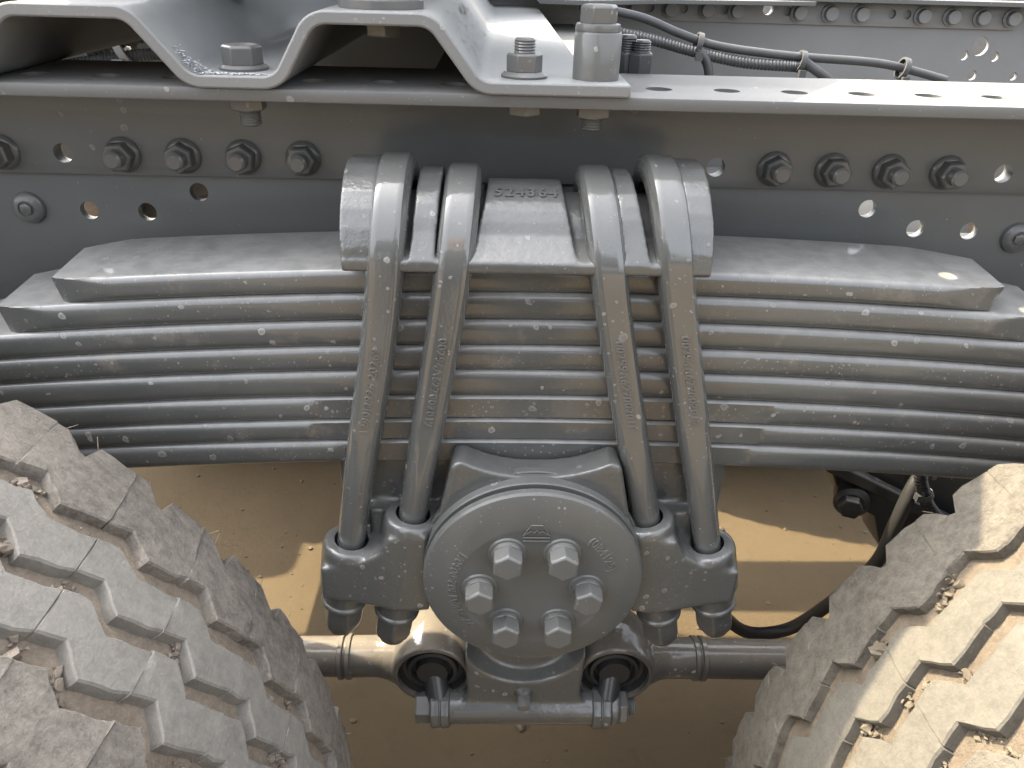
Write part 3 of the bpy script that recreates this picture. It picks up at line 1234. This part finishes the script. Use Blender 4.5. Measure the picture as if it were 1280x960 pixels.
# moulding whiskers at the lug corners
mb = MB()
for pidx in range(NP):
    for ph in (0.27, 0.40, 0.0):
        th = TH0 + math.radians(7.2) * (pidx + ph + 0.03)
        yy = 466 - (4 if ph == 0.27 else 0)
        r0 = R_tread(yy)
        if rng.random() < 0.78: continue
        A = Vector((BX + (r0 - 1) * math.cos(th), yy - 1, BZ + (r0 - 1) * math.sin(th)))
        L = rng.uniform(2.5, 6)
        th2 = th + rng.uniform(-0.01, 0.012)
        B = Vector((BX + (r0 + L) * math.cos(th2), yy + rng.uniform(0, 4), BZ + (r0 + L) * math.sin(th2)))
        mb.cyl(A, B, 0.4, 0.28, 5)
part("rubber_whiskers", mb, M_mud, tyre)["kind"] = "stuff"

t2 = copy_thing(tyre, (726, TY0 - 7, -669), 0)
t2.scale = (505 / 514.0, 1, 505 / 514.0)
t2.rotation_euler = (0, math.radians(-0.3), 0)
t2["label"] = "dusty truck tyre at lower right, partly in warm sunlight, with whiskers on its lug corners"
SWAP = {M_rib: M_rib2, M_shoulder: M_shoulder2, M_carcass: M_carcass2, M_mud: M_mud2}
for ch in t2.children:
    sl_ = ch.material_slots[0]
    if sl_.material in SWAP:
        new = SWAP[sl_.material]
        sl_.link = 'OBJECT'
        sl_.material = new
for s, x in ((-1, -636), (1, 726)):
    t = copy_thing(tyre, (x, 2190 - TY0, -683), math.pi)
    t["label"] = ("far-side truck tyre beyond the axle on the left, mostly hidden" if s < 0 else "far-side truck tyre beyond the axle on the right, mostly hidden")
fs_ = copy_thing(spring, (35, 2190 - 572, -370), math.pi)
fs_["label"] = "far-side leaf spring beyond the second chassis rail, mostly hidden"

# ================================================================== AXLES
for s, x in ((-1, -636), (1, 726)):
    ax = thing("axle_housing", (x, 1050, -683), "dark axle housing tube behind the left tyre" if s < 0 else "dark axle tube behind the right tyre with a bolted bracket", "axle", "axles of the rear bogie")
    mb = MB().lathe([(0, 0), (65, 0), (65, 1420), (0, 1420)], (x, 370, -683), (0, 1, 0), 32)
    part("housing", mb, M_dark, ax)
    if s > 0:
        mb = MB()
        mb.prism([(392, -500), (400, -520), (420, -560), (470, -590), (490, -640), (560, -650), (640, -640), (640, -470), (420, -470)], (735, 790), lambda a, b, c: (a, c, b))
        part("bracket_plate", mb, M_dark, ax, 2)
        mb = MB().box(0, 230, -9, 9, -8, 8)
        ca, sa = math.cos(math.radians(-27)), math.sin(math.radians(-27))
        mb.v = [Vector((388 + p.x * ca - p.z * sa, 725 + p.y, -503 + p.x * sa + p.z * ca)) for p in mb.v]
        part("bracket_rib", mb, M_dark, ax, 3)
        mb = MB().lathe([(0, 0), (20, 0), (20, 22), (15, 26), (0, 26)], (432, 735, -553), (-0.4, -1, 0), 24)
        b = part("bracket_bolt", mb, M_dark, ax)
        mb = MB().hexa((422, 712, -553), (-0.4, -1, 0), 24, 12, 1.2, 0)
        part("bolt_head", mb, M_dark, b, 0.6)

# hoses by the right axle
h = thing("air_hose", (480, 700, -530), "black air hose drooping behind the right tyre and curling back under the U-bolt nut", "hose")
mb = MB().tube([(520, 735, -420), (500, 715, -490), (482, 702, -520), (470, 692, -560), (462, 690, -620), (440, 700, -680), (410, 715, -745), (385, 722, -772), (345, 722, -775), (312, 720, -750), (280, 720, -700)], 8.2, 14)
part("hose", mb, M_hose, h)
h = thing("corrugated_conduit", (490, 690, -525), "short ribbed black conduit with a tie beside the air hose", "conduit")
mb = MB().tube([(470, 690, -460), (478, 690, -495), (485, 690, -512), (500, 690, -538), (530, 700, -565), (580, 720, -590)], 7.5, 14, ridge=(4.2, 1.3))
part("conduit", mb, M_hose, h)
mb = MB().lathe([(8.2, -3), (9.2, -3), (9.2, 3), (8.2, 3)], (490, 690, -521), (0.5, 0, -0.85), 20)
mb.box(478, 486, 682, 690, -526, -518)
part("cable_tie", mb, M_conduit, h)

# ================================================================== FAR RAIL
fr = thing("frame_rail", (600, 1440, -350), "far grey chassis rail at upper right with a row of round bolt heads", "frame rail", "chassis rails")
mb = MB().box(XA, XB, 1438, 1446, -350, -56)
fweb = part("web", mb, M_far, fr, 1)
cm = MB()
for x, z, r in ((837, -119, 15.5), (813.6, -134, 8), (868, -135, 8), (838, -166, 8.5), (912, -166, 7), (455, -70, 9)):
    cm.cyl((x, 1420, z), (x, 1460, z), r)
for x, z in ((-700, -162), (-630, -161), (-560, -160)):
    cm.cyl((x, 1420, z), (x, 1460, z), 9)
cut(fweb, cm)
mb = MB().box(-1700, 885, 1432, 1437.6, -92, -57)
fln = part("liner_strip", mb, M_far, fr, 1)
cm = MB()
for x in (488.5, 667, 693.2, 381, 312, 255):
    cm.cyl((x, 1420, -72.5), (x, 1460, -72.5), 7.2)
cm.cyl((455, 1420, -70), (455, 1460, -70), 9)
cut(fln, cm)
mb = MB().box(-1700, XB, 1395, 1446, -55.6, -48)
part("top_flange", mb, M_flange, fr, 1)
for x in (508, 561, 613.5, 719, 769.5, 821, 873, 402, 352, 290, 232):
    mb = MB().lathe([(0, 0), (15, 0), (15, 3), (11.2, 4), (11.2, 13), (10.2, 14), (0, 14)], (x, 1432, -74), (0.0, -1, 0), 24)
    part("bolt_head", mb, M_far, fr)

# crossmember between the rails and its gusset
cmr = thing("crossmember", (40, 1050, -250), "grey channel crossmember joining the chassis rails behind the mounting plate", "crossmember")
mb = MB().box(-60, 125, 700, 1395, -106, -98)
part("top_web", mb, M_flange, cmr, 1)
mb = MB().box(-60, -52, 700, 1395, -300, -106.4)
mb.box(117, 125, 700, 1395, -300, -106.4)
part("side_web", mb, M_dark, cmr, 1)
mb = MB().prism([(125.4, 680), (235, 680), (205, 705), (125.4, 730)], (-97.5, -91.6), lambda a, b, c: (a, b, c))
part("gusset", mb, M_flange, cmr, 1)
gp = thing("gusset_plate", (250, 1380, -60), "pale grey gusset plate along the top of the far chassis rail", "gusset")
mb = MB().prism([(60, 1240), (130, 1225), (260, 1330), (520, 1392), (520, 1394), (60, 1394)], (-62, -55), lambda a, b, c: (a, b, c))
part("plate", mb, M_flange, gp, 1)
for x, y in ((105, 1290), (150, 1300)):
    mb = MB().lathe([(0, 0), (15, 0), (15, 5), (11, 6), (11, 14), (0, 14)], (x, y, -55), (0, 0, 1), 20)
    part("bolt", mb, M_bolt, gp)

# ================================================================== CABLES BETWEEN THE RAILS
cb = thing("cable_harness", (400, 1250, -130), "bundle of black cables strapped along the far chassis rail at upper right", "cable harness", "cable harnesses between the rails")
mb = MB().tube([(120, 1250, -62), (209, 1250, -76), (272, 1250, -97), (334, 1250, -113), (446, 1252, -124), (570, 1254, -130), (630, 1254, -139), (690, 1250, -152)], 6.3, 14)
part("cable", mb, M_conduit, cb)
mb = MB().tube([(150, 1244, -92), (235, 1244, -107), (297, 1244, -121), (372, 1246, -134), (452, 1248, -138), (470, 1250, -139)], 8.5, 14, ridge=(5, 1.4))
part("conduit", mb, M_conduit, cb)
mb = MB().tube([(297, 1240, -116), (315, 1240, -135), (326, 1240, -170)], 7, 12)
part("branch_cable", mb, M_conduit, cb)
mb = MB().tube([(459, 1242, -128), (490, 1240, -146), (540, 1240, -172)], 7, 12)
part("branch_cable", mb, M_conduit, cb)
for x, z in ((300, -110), (459, -131), (618, -137)):
    mb = MB().lathe([(13, -4), (16, -4), (16, 4), (13, 4)], (x, 1248, z), (1, 0, -0.22), 20)
    mb.box(x - 5, x + 5, 1228, 1236, z - 22, z - 10)
    part("cable_tie", mb, M_tie, cb)
cb = thing("cable_harness", (-460, 1150, -120), "ribbed grey conduits with a pale tie seen through the left arch of the mounting plate", "cable harness", "cable harnesses between the rails")
mb = MB().tube([(-560, 1150, -128), (-510, 1150, -112), (-470, 1150, -106), (-380, 1150, -112), (-250, 1150, -130)], 13, 16, ridge=(8, 2.4))
part("conduit", mb, M_tie, cb)
mb = MB().tube([(-600, 1140, -150), (-540, 1140, -140), (-480, 1140, -132), (-400, 1140, -128), (-280, 1140, -140)], 8, 14, ridge=(5, 1.5))
part("conduit", mb, M_tie, cb)
mb = MB().lathe([(25, -5), (28, -5), (28, 5), (25, 5)], (-507, 1146, -120), (1, 0, 0.3), 20)
mb.box(-514, -500, 1112, 1122, -150, -136)
part("cable_tie", mb, M_cab, cb)

# ================================================================== ABOVE AND AHEAD, OUT OF THE PICTURE: what shades the spring
fwh = thing("fifth_wheel", (-80, 1050, -34), "grey fifth wheel coupling plate with open throat standing on the mounting plate", "fifth wheel")
near = [(-380, 640), (-340, 575), (33, 575), (66, 620), (152, 746), (152, 800), (30, 850), (-110, 950), (-150, 1050)]
poly = near + [(x, 2100 - y) for x, y in reversed(near[:-1])]
mb = MB().prism(poly, (82, 118), lambda a, b, c: (a, b, c))
part("top_plate", mb, M_dark, fwh, 4)
for y in (760, 1340):
    mb = MB().prism([(-300, -33.5), (-150, -33.5), (-190, 81), (-260, 81)], (y - 30, y + 30), lambda a, b, c: (a, c, b))
    part("pedestal", mb, M_dark, fwh, 3)
mf = thing("shade_box", (-1250, 860, -250), "tall grey box added on the chassis rail to shade the left tyre", "shade box")  # added out of view to keep the sun off the left tyre
mb = MB().box(-1400, -1100, 540, 1090, -82, 1150)
part("shell", mb, M_dark, mf, 40, 4)
mb = MB().cyl((-1300, 700, 1140), (-1300, 700, 1500), 60, seg=32)
part("pipe", mb, M_rim, mf)
cw = thing("shade_plate", (-740, 1250, -70), "grey plate added across the chassis rails to block sun ahead of the mounting plate", "shade plate")  # unseen plate added to stop sun reaching the ground between the rails
mb = MB().box(-1080, -420, 1000, 1470, -47, -41)
part("deck", mb, M_dark, cw, 2)
for x0, x1, y in ((-250, 760, 900), (-250, 760, 1225), (-1500, -520, 900)):  # hidden tanks added to block sky and sun above the ground
    at_ = thing("shade_tank", ((x0 + x1) / 2, y, -560), {(-250, 900): "dark tank added between the rails to block light, the one nearer the leaf spring", (-250, 1225): "dark tank added between the rails to block light, the one nearer the far rail"}.get((x0, y), "dark tank added between the rails to block light ahead of the left tyre"), "shade tank", "shade tanks between the rails")
    mb = MB().lathe([(0, 0), (90, 8), (135, 40), (150, 90), (150, x1 - x0 - 90), (135, x1 - x0 - 40), (90, x1 - x0 - 8), (0, x1 - x0)], (x0, y, -440), (1, 0, 0), 40)
    part("shell", mb, M_dark, at_)
    mb = MB().lathe([(151, 0), (154, 0), (154, 40), (151, 40)], (x0 + 200, y, -440), (1, 0, 0), 40)
    part("strap", mb, M_rim, at_)

# the photographer, standing behind the camera (seen only as a dim reflection in the paint)
person = thing("person", (-40, -330, GROUND), "person in dark jacket and trousers standing and leaning forward to take the picture", "person")


def skin_mesh(name, joints, bones, mat, sub=2):
    me = bpy.data.meshes.new(name)
    b0 = W(-40, -330, GROUND)
    me.from_pydata([W(*j[:3]) - b0 for j in joints], bones, [])
    o = bpy.data.objects.new(name, me)
    COL.objects.link(o)
    o.parent = person
    sk = o.modifiers.new("skin", 'SKIN')
    for v, j in zip(me.skin_vertices[0].data, joints):
        v.radius = (j[3] / 1000, (j[4] if len(j) > 4 else j[3]) / 1000)
    me.skin_vertices[0].data[0].use_root = True
    ss = o.modifiers.new("sub", 'SUBSURF')
    ss.levels = ss.render_levels = sub
    bpy.context.view_layer.update()
    bake(o, 0)
    o.data.polygons.foreach_set("use_smooth", [True] * len(o.data.polygons))
    o.data.materials.append(mat)
    return o


M_jacket = simple("dark_jacket_cloth", (0.03, 0.032, 0.036), 0.85)
M_skin = simple("skin", (0.36, 0.22, 0.15), 0.5, var=0.08)
M_hair = simple("dark_hair", (0.015, 0.012, 0.01), 0.5)
g0 = GROUND
J = [(-40, -340, -260, 150, 105), (-40, -335, -110, 155, 105), (-40, -320, 80, 175, 105), (-40, -305, 170, 120, 80),
     (140, -310, 130, 66), (270, -250, -90, 50), (120, -110, -60, 36), (-220, -310, 130, 66), (-350, -250, -90, 50), (-200, -110, -60, 36),
     (60, -340, -330, 92), (75, -320, -740, 62), (80, -350, g0 + 60, 44), (80, -240, g0 + 40, 42), (-140, -340, -330, 92), (-155, -320, -740, 62), (-160, -350, g0 + 60, 44), (-160, -240, g0 + 40, 42)]
Bn = [(0, 1), (1, 2), (2, 3), (2, 4), (4, 5), (5, 6), (2, 7), (7, 8), (8, 9), (0, 10), (10, 11), (11, 12), (12, 13), (0, 14), (14, 15), (15, 16), (16, 17)]
skin_mesh("clothing", J, Bn, M_jacket)
hd = MB().lathe([(0, -122), (38, -116), (58, -95), (70, -55), (77, 0), (80, 40), (72, 85), (45, 112), (0, 122)], (-40, -265, 330), (0, 0.18, 1), 32)
hd.cyl((-40, -290, 170), (-40, -275, 250), 56, 54)
hd.lathe([(0, -4), (13, 0), (11, 12), (5, 26), (0, 28)], (-40, -196, 312), (0, 0.55, -0.6), 12)
for sx in (-1, 1):
    hd.lathe([(0, -6), (18, -4), (22, 2), (10, 8), (0, 9)], (-40 + sx * 78, -272, 325), (sx, -0.3, 0), 16)
head = part("head", hd, M_skin, person)
casting(head, 4.0, 4, 0.5)
for sx in (-1, 1):
    e = MB().lathe([(0, -10), (9, -4), (9, 3), (0, 9)], (-40 + sx * 31, -199, 340), (0, 1, 0), 16)
    part("eye", e, M_hair, person)
mo = MB().lathe([(0, -24), (5, -14), (6, 0), (5, 14), (0, 24)], (-40, -196, 272), (1, 0, 0), 12)
part("mouth", mo, M_skin, person)
hr = MB().lathe([(82, 25), (86, 50), (80, 92), (52, 122), (0, 132)], (-40, -275, 330), (0, 0.0, 1), 32)
part("hair", hr, M_hair, person)
for sx in (-1, 1):
    cxh = -40 + sx * 160
    wy = Vector((cxh, -110, -60))
    palm = Vector((cxh - sx * 40, -70, -40))
    JJ = [(*wy, 26, 20), (*palm, 38, 14)]
    BB = [(0, 1)]
    for k, (dz, ln) in enumerate(((26, 62), (9, 72), (-9, 68), (-26, 54))):
        r0 = palm + Vector((-sx * 22, 10, dz))
        a1 = r0 + Vector((-sx * ln * 0.45, 10, dz * 0.15)); a2 = a1 + Vector((-sx * ln * 0.3, -6, 0)); a3 = a2 + Vector((-sx * ln * 0.15, -14, 0))
        n0 = len(JJ)
        JJ += [(*r0, 9.5), (*a1, 9), (*a2, 8), (*a3, 7)]
        BB += [(1, n0), (n0, n0 + 1), (n0 + 1, n0 + 2), (n0 + 2, n0 + 3)]
    n0 = len(JJ)
    t1 = wy.lerp(palm, 0.5) + Vector((0, 6, 34)); t2 = t1 + Vector((-sx * 24, 4, 26))
    JJ += [(*t1, 11), (*t2, 9)]
    BB += [(0, n0), (n0, n0 + 1)]
    skin_mesh("glove", JJ, BB, M_jacket)

ft = thing("far_shade_tank", (-1450, 1980, -440), "dark tank added outside the far chassis rail to shade the ground", "fuel tank")  # unseen tank shape added to shrink the sunlit patch of ground
mb = MB().box(-1750, -1150, 1690, 2260, -440, -75)
part("tank", mb, M_dark, ft, 60, 4)
for x in (-1600, -1300):
    mb = MB().box(x - 20, x + 20, 1686, 2264, -444, -71)
    part("strap", mb, M_rim, ft, 60, 4)

wl = thing("shade_wall", (0, 3700, GROUND), "low grey wall added beyond the truck to block low light", "wall")  # unseen wall added to block low light from the far side
mb = MB().box(-9000, 9000, 3600, 3800, GROUND + 2, -60)
part("wall", mb, M_rim, wl, 10)
for s_, y in ((0, 330), (1, 1670)):  # unseen flaps added to cut light coming in under the truck
    mfp = thing("shade_flap", (1345, y + 95, -620), "black rubber flap added behind the right tyre to block light under the truck" if s_ == 0 else "black rubber flap added behind the far right tyre to block light under the truck", "shade flap", "shade flaps behind the tyres")
    mb = MB().box(1340, 1350, y - 110, y + 330, -1050, -330)
    part("flap", mb, M_rubber, mfp, 3)
    mb = MB().box(1336, 1354, y - 112, y + 332, -345, -325)
    part("top_strip", mb, M_rim, mfp, 2)
bb = thing("low_shade_box", (-1420, 820, -600), "dark box added under the tall box on the near chassis rail to block light", "battery box")  # unseen box added to darken the ground beneath the chassis
mb = MB().box(-1750, -1250, 520, 1090, -720, -110)
part("case", mb, M_dark, bb, 20, 3)
mb = MB().box(-1760, -1240, 512, 1098, -560, -530)
part("strap", mb, M_rim, bb, 4)
# small stones lying on the sand
mb = MB()
rg = random.Random(5)
for i in range(300):
    x, y = rg.uniform(-900, 1000), rg.uniform(760, 1750)
    sz = rg.lognormvariate(1.0, 0.5)
    st = Vector((rg.uniform(.8, 1.5), rg.uniform(.8, 1.5), rg.uniform(.5, .9)))
    mb.add([Vector((x, y, GROUND + sz * 0.25)) + Vector((v.x * st.x, v.y * st.y, v.z * st.z)) * (sz * (0.7 + 0.5 * rg.random())) for v in iv], ifc)
me = make_mesh("pebbles", mb, (0, 0, GROUND), 30)
me.materials.append(M_peb)
o = bpy.data.objects.new("pebbles", me)
COL.objects.link(o)
o.location = W(0, 0, GROUND)
tag(o, "small stones scattered over the sandy ground under the chassis", "pebbles", kind="stuff")
